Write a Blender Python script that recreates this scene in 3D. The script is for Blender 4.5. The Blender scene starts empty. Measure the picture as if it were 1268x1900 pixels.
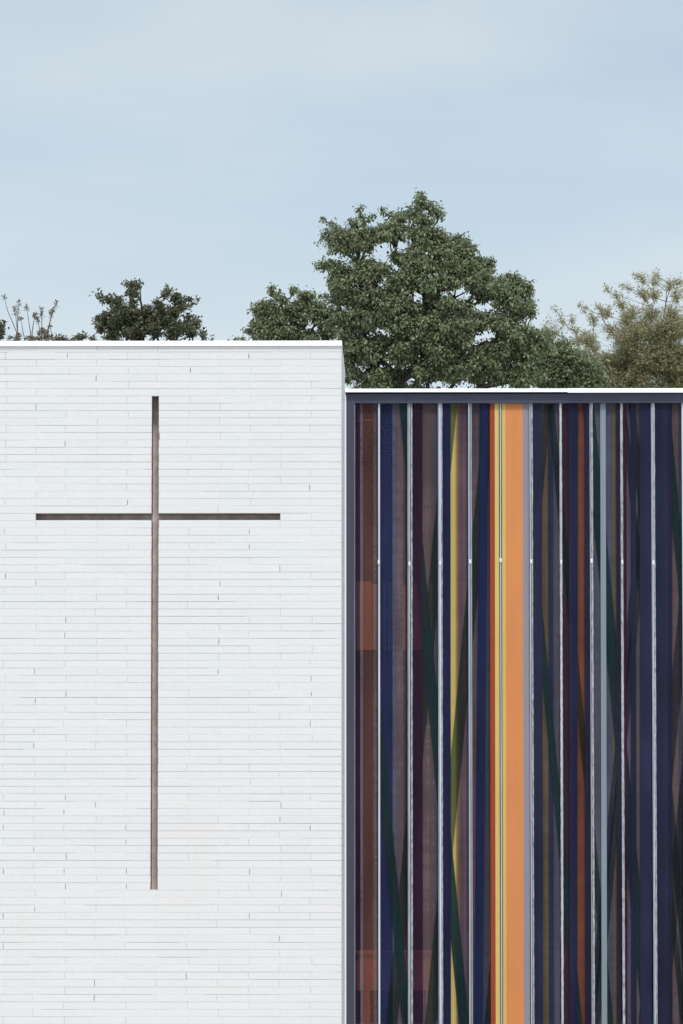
import bpy, math, random
import numpy as np
from mathutils import Vector

S = bpy.context.scene
COL = S.collection
R = math.radians
random.seed(7)

# ------------------------------------------------------------------ camera
F_PX, W_PX, H_PX = 8610.0, 1268.0, 1900.0          # focal length in photo pixels
PITCH, YAW = math.atan(608 / F_PX), math.atan(94 / F_PX)
CAM = Vector((0.0, -37.807, 1.6))
cd = bpy.data.cameras.new('camera')
cam = bpy.data.objects.new('camera', cd)
COL.objects.link(cam)
cam.location = CAM
cam.rotation_euler = (math.pi / 2 + PITCH, 0, YAW)
cd.sensor_fit = 'VERTICAL'
cd.sensor_height = 36.0
cd.lens = F_PX / H_PX * 36.0
cd.clip_start, cd.clip_end = 0.5, 3000
S.camera = cam

# ------------------------------------------------------------------ sky, sun, exposure
SUN_EL, SUN_AZ = R(56), R(9)                     # azimuth from -Y (behind the camera), towards +X
world = bpy.data.worlds.new('World')
S.world = world
world.use_nodes = True
nt = world.node_tree
nt.nodes.clear()
def wn(t, **k):
    n = nt.nodes.new(t)
    for a, b in k.items():
        setattr(n, a, b)
    return n
out = wn('ShaderNodeOutputWorld'); bg = wn('ShaderNodeBackground')
sky = wn('ShaderNodeTexSky', sky_type='NISHITA')
sky.sun_disc = False
sky.sun_elevation = SUN_EL
sky.sun_rotation = math.pi - SUN_AZ
sky.air_density, sky.dust_density, sky.ozone_density = 1.0, 2.0, 1.5
tc = wn('ShaderNodeTexCoord')
mp = wn('ShaderNodeMapping'); mp.inputs['Scale'].default_value = (8, 8, 26)
n1 = wn('ShaderNodeTexNoise'); n1.inputs['Scale'].default_value = 1.0; n1.inputs['Detail'].default_value = 4.0
n1.inputs['Roughness'].default_value = 0.5
cr = wn('ShaderNodeValToRGB')
cr.color_ramp.elements[0].position = 0.36; cr.color_ramp.elements[0].color = (0.5,) * 3 + (1,)
cr.color_ramp.elements[1].position = 0.68; cr.color_ramp.elements[1].color = (0.95,) * 3 + (1,)
mx = wn('ShaderNodeMixRGB'); mx.inputs['Color2'].default_value = (4.78, 5.37, 5.80, 1)     # thin cloud veil
L = nt.links.new
L(tc.outputs['Generated'], mp.inputs['Vector']); L(mp.outputs['Vector'], n1.inputs['Vector'])
L(n1.outputs['Fac'], cr.inputs['Fac']); L(cr.outputs['Color'], mx.inputs['Fac'])
L(sky.outputs['Color'], mx.inputs['Color1']); sx = wn('ShaderNodeSeparateXYZ'); L(tc.outputs['Generated'], sx.inputs[0])
hz = wn('ShaderNodeMapRange')                          # paler towards the horizon
hz.inputs['From Min'].default_value = 0.02; hz.inputs['From Max'].default_value = 0.19
hz.inputs['To Min'].default_value = 1.13; hz.inputs['To Max'].default_value = 0.97
L(sx.outputs['Z'], hz.inputs['Value'])
zn = wn('ShaderNodeMapRange')                          # added brightness overhead, out of view, for more light on the walls
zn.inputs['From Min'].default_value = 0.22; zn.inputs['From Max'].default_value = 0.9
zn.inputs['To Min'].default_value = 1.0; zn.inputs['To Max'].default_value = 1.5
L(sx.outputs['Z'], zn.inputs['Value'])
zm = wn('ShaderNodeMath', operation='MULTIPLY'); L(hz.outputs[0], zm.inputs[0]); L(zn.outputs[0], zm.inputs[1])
mg = wn('ShaderNodeVectorMath', operation='SCALE')
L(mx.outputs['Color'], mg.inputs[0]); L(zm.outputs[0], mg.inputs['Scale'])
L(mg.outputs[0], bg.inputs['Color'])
bg.inputs['Strength'].default_value = 0.10
L(bg.outputs['Background'], out.inputs['Surface'])

sl = bpy.data.lights.new('sun', 'SUN')
sl.energy = 1.5
sl.angle = R(13)
sl.color = (1.0, 0.96, 0.9)
so = bpy.data.objects.new('sun', sl)
COL.objects.link(so)
sdir = Vector((math.sin(SUN_AZ) * math.cos(SUN_EL), -math.cos(SUN_AZ) * math.cos(SUN_EL), math.sin(SUN_EL)))
so.rotation_euler = sdir.to_track_quat('Z', 'Y').to_euler()
so.location = (-8, -20, 30)
S.view_settings.view_transform = 'Standard'
S.view_settings.look = 'None'
S.view_settings.gamma = 1.0
S.view_settings.exposure = 0.47
S.view_settings.use_curve_mapping = False
S.cycles.transparent_max_bounces = 24
S.cycles.max_bounces = 8

# ------------------------------------------------------------------ helpers
_cp, _sp, _cy, _sy = math.cos(PITCH), math.sin(PITCH), math.cos(YAW), math.sin(YAW)
_F = Vector((-_sy * _cp, _cy * _cp, _sp)); _R = Vector((_cy, _sy, 0)); _U = _R.cross(_F)
def at(px, py, Y):
    """world (x, z) of a photo pixel on the vertical plane at depth Y"""
    v = _F + _R * ((px - W_PX / 2) / F_PX) + _U * ((H_PX / 2 - py) / F_PX)
    t = (Y - CAM.y) / v.y
    return CAM.x + v.x * t, CAM.z + v.z * t
def X(px, Y, py=1100): return at(px, py, Y)[0]
def Z(py, Y, px=634): return at(px, py, Y)[1]

def lin(c):
    return tuple(((v / 255) / 12.92 if v <= 10 else (((v / 255) + 0.055) / 1.055) ** 2.4) for v in c)

class MB:
    def __init__(s): s.v = []; s.f = []
    def box(s, x0, x1, y0, y1, z0, z1):
        b = len(s.v)
        s.v += [(x0, y0, z0), (x1, y0, z0), (x1, y1, z0), (x0, y1, z0), (x0, y0, z1), (x1, y0, z1), (x1, y1, z1), (x0, y1, z1)]
        s.f += [tuple(b + i for i in q) for q in ((0, 1, 5, 4), (1, 2, 6, 5), (2, 3, 7, 6), (3, 0, 4, 7), (4, 5, 6, 7), (3, 2, 1, 0))]
    def fascia(s, x0, x1, y0, y1, z0, z1, lean):
        """box whose front face leans back by lean at the top"""
        b = len(s.v)
        s.box(x0, x1, y0, y1, z0, z1)
        for i in (4, 5): s.v[b + i] = (s.v[b + i][0], y0 + lean, z1)
    def quad(s, *p):
        b = len(s.v); s.v += [tuple(q) for q in p]; s.f.append(tuple(range(b, b + len(p))))
    def prism(s, pts, y0, y1):
        """polygon in x,z (counter-clockwise seen from -Y) extruded from y0 to y1"""
        b = len(s.v); n = len(pts)
        s.v += [(x, y0, z) for x, z in pts] + [(x, y1, z) for x, z in pts]
        s.f.append(tuple(b + i for i in range(n)))
        s.f.append(tuple(b + n + i for i in reversed(range(n))))
        for i in range(n):
            j = (i + 1) % n
            s.f.append((b + i, b + n + i, b + n + j, b + j))
    def tube(s, pts, rad, n=5):
        b = len(s.v)
        for k, p in enumerate(pts):
            p = Vector(p)
            d = (Vector(pts[min(k + 1, len(pts) - 1)]) - Vector(pts[max(k - 1, 0)]))
            d = d.normalized() if d.length > 1e-9 else Vector((0, 0, 1))
            a = d.cross(Vector((0.31, 0.77, 0.13))).normalized(); c = d.cross(a)
            for i in range(n):
                t = 2 * math.pi * i / n
                s.v.append(tuple(p + (a * math.cos(t) + c * math.sin(t)) * rad[k]))
        for k in range(len(pts) - 1):
            for i in range(n):
                j = (i + 1) % n
                s.f.append((b + k * n + i, b + k * n + j, b + (k + 1) * n + j, b + (k + 1) * n + i))
        s.f.append(tuple(b + (len(pts) - 1) * n + i for i in range(n)))
    def build(s, name, m, parent=None, smooth=False):
        me = bpy.data.meshes.new(name)
        me.from_pydata(s.v, [], s.f)
        if smooth:
            me.polygons.foreach_set('use_smooth', [True] * len(me.polygons))
        me.materials.append(m)
        o = bpy.data.objects.new(name, me)
        COL.objects.link(o)
        if parent is not None:
            o.parent = parent
            base = parent
            off = Vector((0, 0, 0))
            while base is not None:
                off += base.location; base = base.parent
            o.matrix_parent_inverse.identity()
            if off.length > 0:
                for vv in me.vertices: vv.co -= off
        return o

def thing(name, loc, label, cat, group=None):
    o = bpy.data.objects.new(name, None)
    COL.objects.link(o)
    o.location = loc
    o.empty_display_size = 0.3
    tag(o, label, cat, group)
    return o
def tag(o, label, cat, group=None):
    o['label'] = label; o['category'] = cat
    if group: o['group'] = group

# ------------------------------------------------------------------ materials
def newmat(name):
    m = bpy.data.materials.new(name); m.use_nodes = True
    t = m.node_tree; t.nodes.clear()
    o = t.nodes.new('ShaderNodeOutputMaterial')
    return m, t, o
def N(t, typ, **k):
    n = t.nodes.new(typ)
    for a, b in k.items(): setattr(n, a, b)
    return n

def plain(name, col, rough=0.6, spec=0.3, metal=0.0, var=0.0, scale=20.0, stretch=(1, 1, 1), bump=0.0, island=0.0):
    m, t, o = newmat(name)
    p = N(t, 'ShaderNodeBsdfPrincipled')
    p.inputs['Base Color'].default_value = (*col, 1)
    p.inputs['Roughness'].default_value = rough
    p.inputs['Specular IOR Level'].default_value = spec
    p.inputs['Metallic'].default_value = metal
    t.links.new(p.outputs[0], o.inputs['Surface'])
    if var or bump:
        tc = N(t, 'ShaderNodeTexCoord'); mp = N(t, 'ShaderNodeMapping'); mp.inputs['Scale'].default_value = stretch
        n = N(t, 'ShaderNodeTexNoise'); n.inputs['Scale'].default_value = scale; n.inputs['Detail'].default_value = 5
        t.links.new(tc.outputs['Object'], mp.inputs['Vector']); t.links.new(mp.outputs[0], n.inputs['Vector'])
        if var:
            mr = N(t, 'ShaderNodeMapRange')
            mr.inputs['From Min'].default_value = 0.25; mr.inputs['From Max'].default_value = 0.75
            mr.inputs['To Min'].default_value = 1 - var; mr.inputs['To Max'].default_value = 1 + var
            t.links.new(n.outputs['Fac'], mr.inputs['Value'])
            hs = N(t, 'ShaderNodeHueSaturation'); hs.inputs['Color'].default_value = (*col, 1)
            t.links.new(mr.outputs[0], hs.inputs['Value']); t.links.new(hs.outputs[0], p.inputs['Base Color'])
        if bump:
            b = N(t, 'ShaderNodeBump'); b.inputs['Strength'].default_value = bump; b.inputs['Distance'].default_value = 0.004
            t.links.new(n.outputs['Fac'], b.inputs['Height']); t.links.new(b.outputs[0], p.inputs['Normal'])
    return m

def brick_mat():
    m, t, o = newmat('white brick')
    p = N(t, 'ShaderNodeBsdfPrincipled'); p.inputs['Roughness'].default_value = 0.75; p.inputs['Specular IOR Level'].default_value = 0.25
    g = N(t, 'ShaderNodeNewGeometry'); rp = N(t, 'ShaderNodeValToRGB')
    e = rp.color_ramp.elements
    e[0].position = 0; e[0].color = (0.752, 0.758, 0.757, 1)
    e[1].position = 1; e[1].color = (0.782, 0.765, 0.756, 1)
    for q, c in ((0.3, (0.766, 0.774, 0.772)), (0.6, (0.760, 0.768, 0.758)), (0.85, (0.778, 0.782, 0.784))):
        x = e.new(q); x.color = (*c, 1)
    t.links.new(g.outputs['Random Per Island'], rp.inputs['Fac'])
    tc = N(t, 'ShaderNodeTexCoord')
    n = N(t, 'ShaderNodeTexNoise'); n.inputs['Scale'].default_value = 60; n.inputs['Detail'].default_value = 6
    t.links.new(tc.outputs['Object'], n.inputs['Vector'])
    mr = N(t, 'ShaderNodeMapRange'); mr.inputs['From Min'].default_value = 0.3; mr.inputs['From Max'].default_value = 0.7
    mr.inputs['To Min'].default_value = 0.965; mr.inputs['To Max'].default_value = 1.02
    t.links.new(n.outputs['Fac'], mr.inputs['Value'])
    hs = N(t, 'ShaderNodeHueSaturation'); t.links.new(rp.outputs[0], hs.inputs['Color']); t.links.new(mr.outputs[0], hs.inputs['Value'])
    # faint rusty run-off stains: patches stretched down the wall
    mp = N(t, 'ShaderNodeMapping'); mp.inputs['Scale'].default_value = (2.2, 2.2, 0.5)
    n2 = N(t, 'ShaderNodeTexNoise'); n2.inputs['Scale'].default_value = 1.0; n2.inputs['Detail'].default_value = 7; n2.inputs['Roughness'].default_value = 0.65
    t.links.new(tc.outputs['Object'], mp.inputs['Vector']); t.links.new(mp.outputs[0], n2.inputs['Vector'])
    m2 = N(t, 'ShaderNodeMapRange'); m2.inputs['From Min'].default_value = 0.52; m2.inputs['From Max'].default_value = 0.75
    m2.inputs['To Min'].default_value = 0.0; m2.inputs['To Max'].default_value = 0.30
    t.links.new(n2.outputs['Fac'], m2.inputs['Value'])
    mx = N(t, 'ShaderNodeMixRGB'); mx.inputs['Color2'].default_value = (0.80, 0.70, 0.64, 1)
    t.links.new(m2.outputs[0], mx.inputs['Fac']); t.links.new(hs.outputs[0], mx.inputs['Color1'])
    t.links.new(mx.outputs[0], p.inputs['Base Color'])
    b = N(t, 'ShaderNodeBump'); b.inputs['Strength'].default_value = 0.25; b.inputs['Distance'].default_value = 0.002
    t.links.new(n.outputs['Fac'], b.inputs['Height']); t.links.new(b.outputs[0], p.inputs['Normal'])
    t.links.new(p.outputs[0], o.inputs['Surface'])
    return m

def glass_mat():
    m, t, o = newmat('clear channel glass')
    lw = N(t, 'ShaderNodeLayerWeight'); lw.inputs['Blend'].default_value = 0.5
    pw = N(t, 'ShaderNodeMath', operation='POWER'); pw.inputs[1].default_value = 5.0
    f = N(t, 'ShaderNodeMath', operation='MULTIPLY_ADD'); f.inputs[1].default_value = 0.7; f.inputs[2].default_value = 0.004
    t.links.new(lw.outputs['Facing'], pw.inputs[0]); t.links.new(pw.outputs[0], f.inputs[0])
    a = N(t, 'ShaderNodeBsdfTransparent'); a.inputs['Color'].default_value = (0.975, 0.99, 0.985, 1)
    b = N(t, 'ShaderNodeBsdfGlossy'); b.inputs['Roughness'].default_value = 0.03
    x = N(t, 'ShaderNodeMixShader')
    t.links.new(f.outputs[0], x.inputs[0]); t.links.new(a.outputs[0], x.inputs[1]); t.links.new(b.outputs[0], x.inputs[2])
    t.links.new(x.outputs[0], o.inputs['Surface'])
    return m

_bm = {}
def band_mat(rgb, transp=0.0, tint=(1, 1, 1), ripple=0.0):
    key = (tuple(rgb), transp, tint, ripple)
    if key in _bm: return _bm[key]
    m, t, o = newmat('colour glass')
    d = N(t, 'ShaderNodeBsdfDiffuse')
    c = tuple(v / (1 - transp) for v in lin(rgb))
    d.inputs['Color'].default_value = (*c, 1)
    tc = N(t, 'ShaderNodeTexCoord')
    val = None
    lumc = max(rgb)
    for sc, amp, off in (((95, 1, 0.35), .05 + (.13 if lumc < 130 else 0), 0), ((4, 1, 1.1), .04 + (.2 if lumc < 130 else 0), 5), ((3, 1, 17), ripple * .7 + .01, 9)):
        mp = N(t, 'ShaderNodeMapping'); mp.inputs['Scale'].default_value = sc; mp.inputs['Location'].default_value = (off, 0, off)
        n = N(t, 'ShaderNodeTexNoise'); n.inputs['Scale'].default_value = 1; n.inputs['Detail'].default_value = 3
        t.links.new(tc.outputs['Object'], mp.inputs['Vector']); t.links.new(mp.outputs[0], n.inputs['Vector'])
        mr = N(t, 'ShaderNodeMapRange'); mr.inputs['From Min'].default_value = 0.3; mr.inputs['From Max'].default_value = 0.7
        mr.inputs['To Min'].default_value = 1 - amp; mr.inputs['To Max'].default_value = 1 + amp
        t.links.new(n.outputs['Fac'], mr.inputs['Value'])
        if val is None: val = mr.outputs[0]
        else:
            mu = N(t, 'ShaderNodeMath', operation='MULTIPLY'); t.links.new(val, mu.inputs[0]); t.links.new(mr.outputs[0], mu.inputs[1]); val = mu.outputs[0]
    hs = N(t, 'ShaderNodeHueSaturation'); hs.inputs['Color'].default_value = (*c, 1)
    t.links.new(val, hs.inputs['Value'])
    t.links.new(hs.outputs[0], d.inputs['Color'])
    if transp > 0:
        a = N(t, 'ShaderNodeBsdfTransparent'); a.inputs['Color'].default_value = (*tint, 1)
        x = N(t, 'ShaderNodeMixShader'); x.inputs[0].default_value = transp
        t.links.new(d.outputs[0], x.inputs[1]); t.links.new(a.outputs[0], x.inputs[2])
        t.links.new(x.outputs[0], o.inputs['Surface'])
    else:
        t.links.new(d.outputs[0], o.inputs['Surface'])
    _bm[key] = m
    return m

def leaf_mat(name, cols, trans=0.25):
    m, t, o = newmat(name)
    g = N(t, 'ShaderNodeNewGeometry'); rp = N(t, 'ShaderNodeValToRGB')
    e = rp.color_ramp.elements
    e[0].position = 0; e[0].color = (*cols[0], 1); e[1].position = 1; e[1].color = (*cols[-1], 1)
    for i in range(1, len(cols) - 1):
        q = e.new(i / (len(cols) - 1)); q.color = (*cols[i], 1)
    t.links.new(g.outputs['Random Per Island'], rp.inputs['Fac'])
    p = N(t, 'ShaderNodeBsdfPrincipled'); p.inputs['Roughness'].default_value = 0.5; p.inputs['Specular IOR Level'].default_value = 0.4
    tr = N(t, 'ShaderNodeBsdfTranslucent')
    x = N(t, 'ShaderNodeMixShader'); x.inputs[0].default_value = trans
    t.links.new(rp.outputs[0], p.inputs['Base Color']); t.links.new(rp.outputs[0], tr.inputs['Color'])
    t.links.new(p.outputs[0], x.inputs[1]); t.links.new(tr.outputs[0], x.inputs[2])
    t.links.new(x.outputs[0], o.inputs['Surface'])
    return m

M_BRICK = brick_mat()
M_MORTAR = plain('lime mortar', (0.70, 0.695, 0.69), 0.9, 0.1, var=0.06, scale=30)
M_RENDER = plain('grey brown render', (0.74, 0.64, 0.615), 0.9, 0.1, var=0.24, scale=16, bump=0.4)
M_COPING = plain('white coated sheet', (0.90, 0.92, 0.93), 0.4, 0.4, var=0.02, scale=4)
M_FRAME = plain('dark grey coated metal', lin((70, 73, 90)), 0.45, 0.35, var=0.10, scale=5, stretch=(1, 1, 0.3))
M_SHADOWGAP = plain('black shadow fill', (0.012, 0.012, 0.016), 0.7, 0.2)  # near-black strip: shade under the coping put into its colour
M_TRIM = plain('pale trim', (0.34, 0.31, 0.35), 0.5, 0.3, var=0.25, scale=3)
M_GLASS = glass_mat()
M_BEAD = plain('pale silicone', (0.33, 0.36, 0.42), 0.5, 0.4, var=0.25, scale=18, stretch=(1, 1, 0.35), bump=0.3)
M_BEADW = plain('bright glass edge', (0.60, 0.65, 0.72), 0.35, 0.5, var=0.15, scale=6, stretch=(1, 1, 0.2))
M_BEADR = plain('rough silicone', (0.36, 0.37, 0.40), 0.8, 0.2, var=0.5, scale=45, stretch=(1, 1, 0.5), bump=0.6)
M_JOINT = plain('dark joint', (0.022, 0.022, 0.045), 0.7, 0.2)
M_CLIP = plain('white plastic clip', (0.85, 0.86, 0.9), 0.4, 0.4)
M_WOOD = plain('pale wood', (0.60, 0.40, 0.22), 0.5, 0.3, var=0.12, scale=8, stretch=(6, 6, 0.4))
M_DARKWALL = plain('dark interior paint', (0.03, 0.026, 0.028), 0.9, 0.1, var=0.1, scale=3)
M_PLASTER = plain('white plaster', (0.72, 0.73, 0.74), 0.9, 0.1, var=0.03, scale=2)
M_ROOF = plain('grey roofing felt', (0.22, 0.22, 0.23), 0.95, 0.1, var=0.1, scale=4)
M_GROUND = plain('pale concrete paving', (0.43, 0.42, 0.405), 0.9, 0.15, var=0.08, scale=3.0)
M_BARK = plain('bark', (0.07, 0.058, 0.052), 0.9, 0.15, var=0.3, scale=12, stretch=(1, 1, 0.3))
M_TWIG = plain('reddish twig bark', (0.13, 0.095, 0.085), 0.9, 0.15, var=0.2, scale=12)

# ------------------------------------------------------------------ ground
g = MB()
g.quad((-1500, -1500, 0), (1500, -1500, 0), (1500, 1500, 0), (-1500, 1500, 0))
o = g.build('ground', M_GROUND); o['kind'] = 'structure'

# ------------------------------------------------------------------ white brick tower with the cut cross
TX1 = X(634, 0); TX0 = TX1 - 3.0; TD = 2.62; BD = 0.17
ROW = 0.0602; ZTOP = 5.5838 + ROW
tower = thing('brick_tower', ((TX0 + TX1) / 2, TD / 2, 0),
              'tall white brick tower with a long thin cross cut into its face', 'tower')
JW = 0.0027
# cross opening on the front plane
CX0, CX1 = X(280.6, 0, 1190), X(294.0, 0, 1190)
KROW = round((ZTOP - Z(733.7, 0)) / ROW)             # first course removed
KARM = round((ZTOP - Z(951.9, 0)) / ROW)
KEND = round((ZTOP - Z(1652.8, 0)) / ROW)            # first whole course under the cross
AX0, AX1 = TX1 - 2.5, TX1 - 0.5
NROWS = int(ZTOP / ROW)
bk = MB(); mo = MB()
def brick(mb, x0, x1, z0, z1, y0):
    """chamfered long brick on the front, face at y0"""
    c = 0.0018; b = len(mb.v); y1 = BD
    mb.v += [(x0 + c, y0, z0 + c), (x1 - c, y0, z0 + c), (x1 - c, y0, z1 - c), (x0 + c, y0, z1 - c),
             (x0, y0 + c, z0), (x1, y0 + c, z0), (x1, y0 + c, z1), (x0, y0 + c, z1),
             (x0, y1, z0), (x1, y1, z0), (x1, y1, z1), (x0, y1, z1)]
    q = [(0, 1, 2, 3), (4, 5, 1, 0), (5, 6, 2, 1), (6, 7, 3, 2), (7, 4, 0, 3), (8, 9, 5, 4), (9, 10, 6, 5), (10, 11, 7, 6), (11, 8, 4, 7)]
    mb.f += [tuple(b + i for i in f) for f in q]
def side_brick(mb, y0, y1, z0, z1, xf, s):
    c = 0.0018; b = len(mb.v); xb = xf - s * BD; xo = xf - s * c
    mb.v += [(xf, y0 + c, z0 + c), (xf, y1 - c, z0 + c), (xf, y1 - c, z1 - c), (xf, y0 + c, z1 - c),
             (xo, y0, z0), (xo, y1, z0), (xo, y1, z1), (xo, y0, z1),
             (xb, y0, z0), (xb, y1, z0), (xb, y1, z1), (xb, y0, z1)]
    q = [(0, 1, 2, 3), (4, 5, 1, 0), (5, 6, 2, 1), (6, 7, 3, 2), (7, 4, 0, 3), (8, 9, 5, 4), (9, 10, 6, 5), (10, 11, 7, 6), (11, 8, 4, 7)]
    mb.f += [tuple(b + i for i in (f if s > 0 else f[::-1])) for f in q]
rnd = random.Random(3)
for k in range(NROWS + 1):
    zt = ZTOP - k * ROW; zb = max(zt - ROW, 0.0)
    if zt - zb < 0.01: continue
    dz = rnd.uniform(-0.0006, 0.0006)
    jw = JW * rnd.choice((0.7, 0.9, 1.0, 1.0, 1.25))
    z0, z1 = zb + jw / 2 + dz, zt - jw / 2 + dz
    joints = [TX1 - 0.5 * i for i in range(0, 7)] if k % 2 == 0 else [TX1] + [TX1 - 0.25 - 0.5 * i for i in range(0, 6)] + [TX0]
    joints = sorted(joints)
    shift = rnd.uniform(-0.006, 0.006)
    edges = [(joints[0], 0, 0)]
    for j in joints[1:-1]:
        q_ = rnd.random()                             # 2: open, unfilled perpend; 1: raked; 0: flush
        op = 2 if q_ < 0.10 else 1 if q_ < 0.55 else 0
        edges.append((j + shift + rnd.uniform(-0.008, 0.008), (rnd.uniform(0.0008, 0.002), rnd.uniform(0.0015, 0.003), rnd.uniform(0.0028, 0.0045))[op], op))
    edges.append((joints[-1], 0, 0))
    cut = []
    if KROW <= k < KEND: cut.append((CX0, CX1))
    if k == KARM: cut = [(AX0, AX1)]
    solid = [(TX0, TX1)]
    for a, b in cut: solid = [(TX0, a), (b, TX1)]
    yo = rnd.uniform(-0.0005, 0.0005)
    for (xa, wa, oa), (xb, wb, ob) in zip(edges[:-1], edges[1:]):
        for sa, sb in solid:
            p, q = max(xa + wa / 2, sa), min(xb - wb / 2, sb)
            if q - p > 0.012:
                jit = 0.0014
                if p == sa and sa != TX0: p += rnd.uniform(-jit, jit)
                if q == sb and sb != TX1: q += rnd.uniform(-jit, jit)
                brick(bk, p, q, z0, z1, yo + rnd.uniform(-0.0008, 0.0008))
    # mortar: bed joint under the course, filled perpends
    for sa, sb in solid:
        xq = sa + 0.004
        while xq < sb - 0.005:
            xr = min(xq + rnd.uniform(0.2, 0.9), sb - 0.004)
            mo.box(xq, xr, rnd.choice((0.0012, 0.002, 0.003, 0.0045, 0.007)), BD - 0.004, zt - 0.006, zt + 0.0055)
            xq = xr + 0.0002
        for xj, w, op in edges[1:-1]:
            if sa + 0.01 < xj < sb - 0.01:
                if op == 2:                            # mortar left only at the ends of the open perpend
                    h_ = z1 - z0
                    mo.box(xj - 0.004, xj + 0.004, 0.003, BD - 0.006, z0 + 0.0005, z0 + h_ * rnd.uniform(.05, .3))
                    mo.box(xj - 0.004, xj + 0.004, 0.003, BD - 0.006, z1 - h_ * rnd.uniform(.05, .3), z1 - 0.0005)
                else:
                    mo.box(xj - 0.004, xj + 0.004, 0.006 if op else 0.0018, BD - 0.006, z0 + 0.0005, z1 - 0.0005)
    # side faces
    for xf, s in ((TX1, 1), (TX0, -1)):
        y = BD + 0.002; first = 0.4 if k % 2 == 0 else 0.65
        ys = [y]; yy = first + 0.1
        while yy < TD - 0.15: ys.append(yy + rnd.uniform(-0.006, 0.006)); yy += 0.5
        ys.append(TD)
        for a, b in zip(ys[:-1], ys[1:]):
            side_brick(bk, a + 0.0012, b - 0.0012, z0, z1, xf - s * (rnd.uniform(0.0, 0.0012)), s)
        xm0, xm1 = (xf - 0.09, xf - 0.005) if s > 0 else (xf + 0.005, xf + 0.09)
        mo.box(xm0, xm1, BD + 0.002, TD - 0.004, zt - 0.0061, zt + 0.0054)
wall = bk.build('wall', M_BRICK, tower)
mo.build('mortar', M_MORTAR, tower)
core = MB()
core.box(TX0 + BD + 0.003, TX1 - BD - 0.003, BD + 0.014, TD - 0.006, 0.0, ZTOP - 0.002)
core.box(TX0 + 0.001, TX1 - 0.001, TD - 0.005, TD + 0.004, 0.0, ZTOP - 0.002)
core.build('backing', M_PLASTER, tower)
cr_ = MB()
zc1, zc0 = ZTOP - KROW * ROW, ZTOP - KEND * ROW; za1, za0 = ZTOP - KARM * ROW, ZTOP - (KARM + 1) * ROW
e_ = 0.012
cr_.prism([(CX0 - e_, zc0 - e_), (CX1 + e_, zc0 - e_), (CX1 + e_, za0 - e_), (AX1 + e_, za0 - e_), (AX1 + e_, za1 + e_), (CX1 + e_, za1 + e_),
           (CX1 + e_, zc1 + e_), (CX0 - e_, zc1 + e_), (CX0 - e_, za1 + e_), (AX0 - e_, za1 + e_), (AX0 - e_, za0 - e_), (CX0 - e_, za0 - e_)], BD + 0.001, BD + 0.012)
co = cr_.build('cross', M_RENDER, tower)
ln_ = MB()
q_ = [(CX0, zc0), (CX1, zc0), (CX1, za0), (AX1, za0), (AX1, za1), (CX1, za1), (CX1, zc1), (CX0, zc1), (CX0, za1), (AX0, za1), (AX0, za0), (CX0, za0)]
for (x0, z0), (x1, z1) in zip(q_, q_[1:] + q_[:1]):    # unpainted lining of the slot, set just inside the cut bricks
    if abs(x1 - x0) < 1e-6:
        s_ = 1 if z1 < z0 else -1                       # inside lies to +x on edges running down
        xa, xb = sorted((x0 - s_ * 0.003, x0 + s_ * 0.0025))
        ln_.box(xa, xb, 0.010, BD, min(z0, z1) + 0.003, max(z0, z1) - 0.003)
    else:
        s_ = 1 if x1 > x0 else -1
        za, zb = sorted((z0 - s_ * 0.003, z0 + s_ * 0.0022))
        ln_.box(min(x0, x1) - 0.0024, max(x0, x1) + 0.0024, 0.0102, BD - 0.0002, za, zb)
ln_.build('cross_lining', plain('dark brown render', (0.37, 0.31, 0.285), 0.9, 0.1, var=0.25, scale=18), tower)  # brown cut faces, colour darkened further to deepen the shade in the cross
co['label'] = 'long brown cross sunk into the white brick face'
cp = MB()
zc = Z(641, -0.02)
cp.fascia(TX0 - 0.015, TX1 + 0.003, -0.02, TD + 0.02, zc, Z(632, 0.0), 0.02)
cp.build('coping', M_COPING, tower)

# ------------------------------------------------------------------ glass wing
GY = 2.66                                             # front face of the channel glass
NX = 5                                                # further bays beyond the right edge
BAY = 0.2656
gx0 = X(642.6, GY)
x_end = X(1267, GY, 750) + BAY * NX + 0.08
wing = thing('glass_wing', ((gx0 + x_end) / 2, GY + 3, 0),
             'low hall walled in vertical channel glass with coloured stripes under a white coping', 'building')
z_ct, z_cb = Z(720.6, GY - 0.08), Z(728.2, GY - 0.08)
z_hb = Z(748, GY - 0.03)
z_ht = Z(731.2, GY - 0.03)
xs = X(1055, GY - 0.08)
roofx0 = X(640.6, GY - 0.08)
c1 = MB(); c1.fascia(roofx0, xs, GY - 0.08, GY + 0.3, z_cb + 0.004, z_ct, 0.03); c1.build('coping', M_COPING, wing)
c2 = MB(); c2.fascia(xs - 0.0, x_end + 0.1, GY - 0.083, GY + 0.3, z_cb - 0.002, z_ct + 0.001, 0.03); c2.build('coping', M_COPING, wing)
sg = MB(); sg.box(gx0 - 0.003, x_end + 0.02, GY - 0.02, GY + 0.2, z_ht - 0.004, z_cb + 0.012); sg.build('shadow_gap', M_SHADOWGAP, wing)
xj0, xj1 = X(643.0, GY - 0.03), X(657.8, GY - 0.03)
mi = 0.0012
jb = MB(); jb.prism([(xj0, 0), (xj1, 0), (xj1, z_hb - mi), (xj0, z_ht - mi)], GY - 0.03, GY + 0.16); jb.build('jamb', M_FRAME, wing)
xseam = X(756, GY - 0.03)
hd = MB()
hd.prism([(xj0 + mi, z_ht), (xj1 + mi, z_hb), (xseam - 0.001, z_hb), (xseam - 0.001, z_ht)], GY - 0.03, GY + 0.16)
hd.prism([(xseam + 0.001, z_ht), (xseam + 0.001, z_hb), (x_end, z_hb), (x_end, z_ht)], GY - 0.0305, GY + 0.16)
hd.build('head_frame', M_FRAME, wing)
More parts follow.
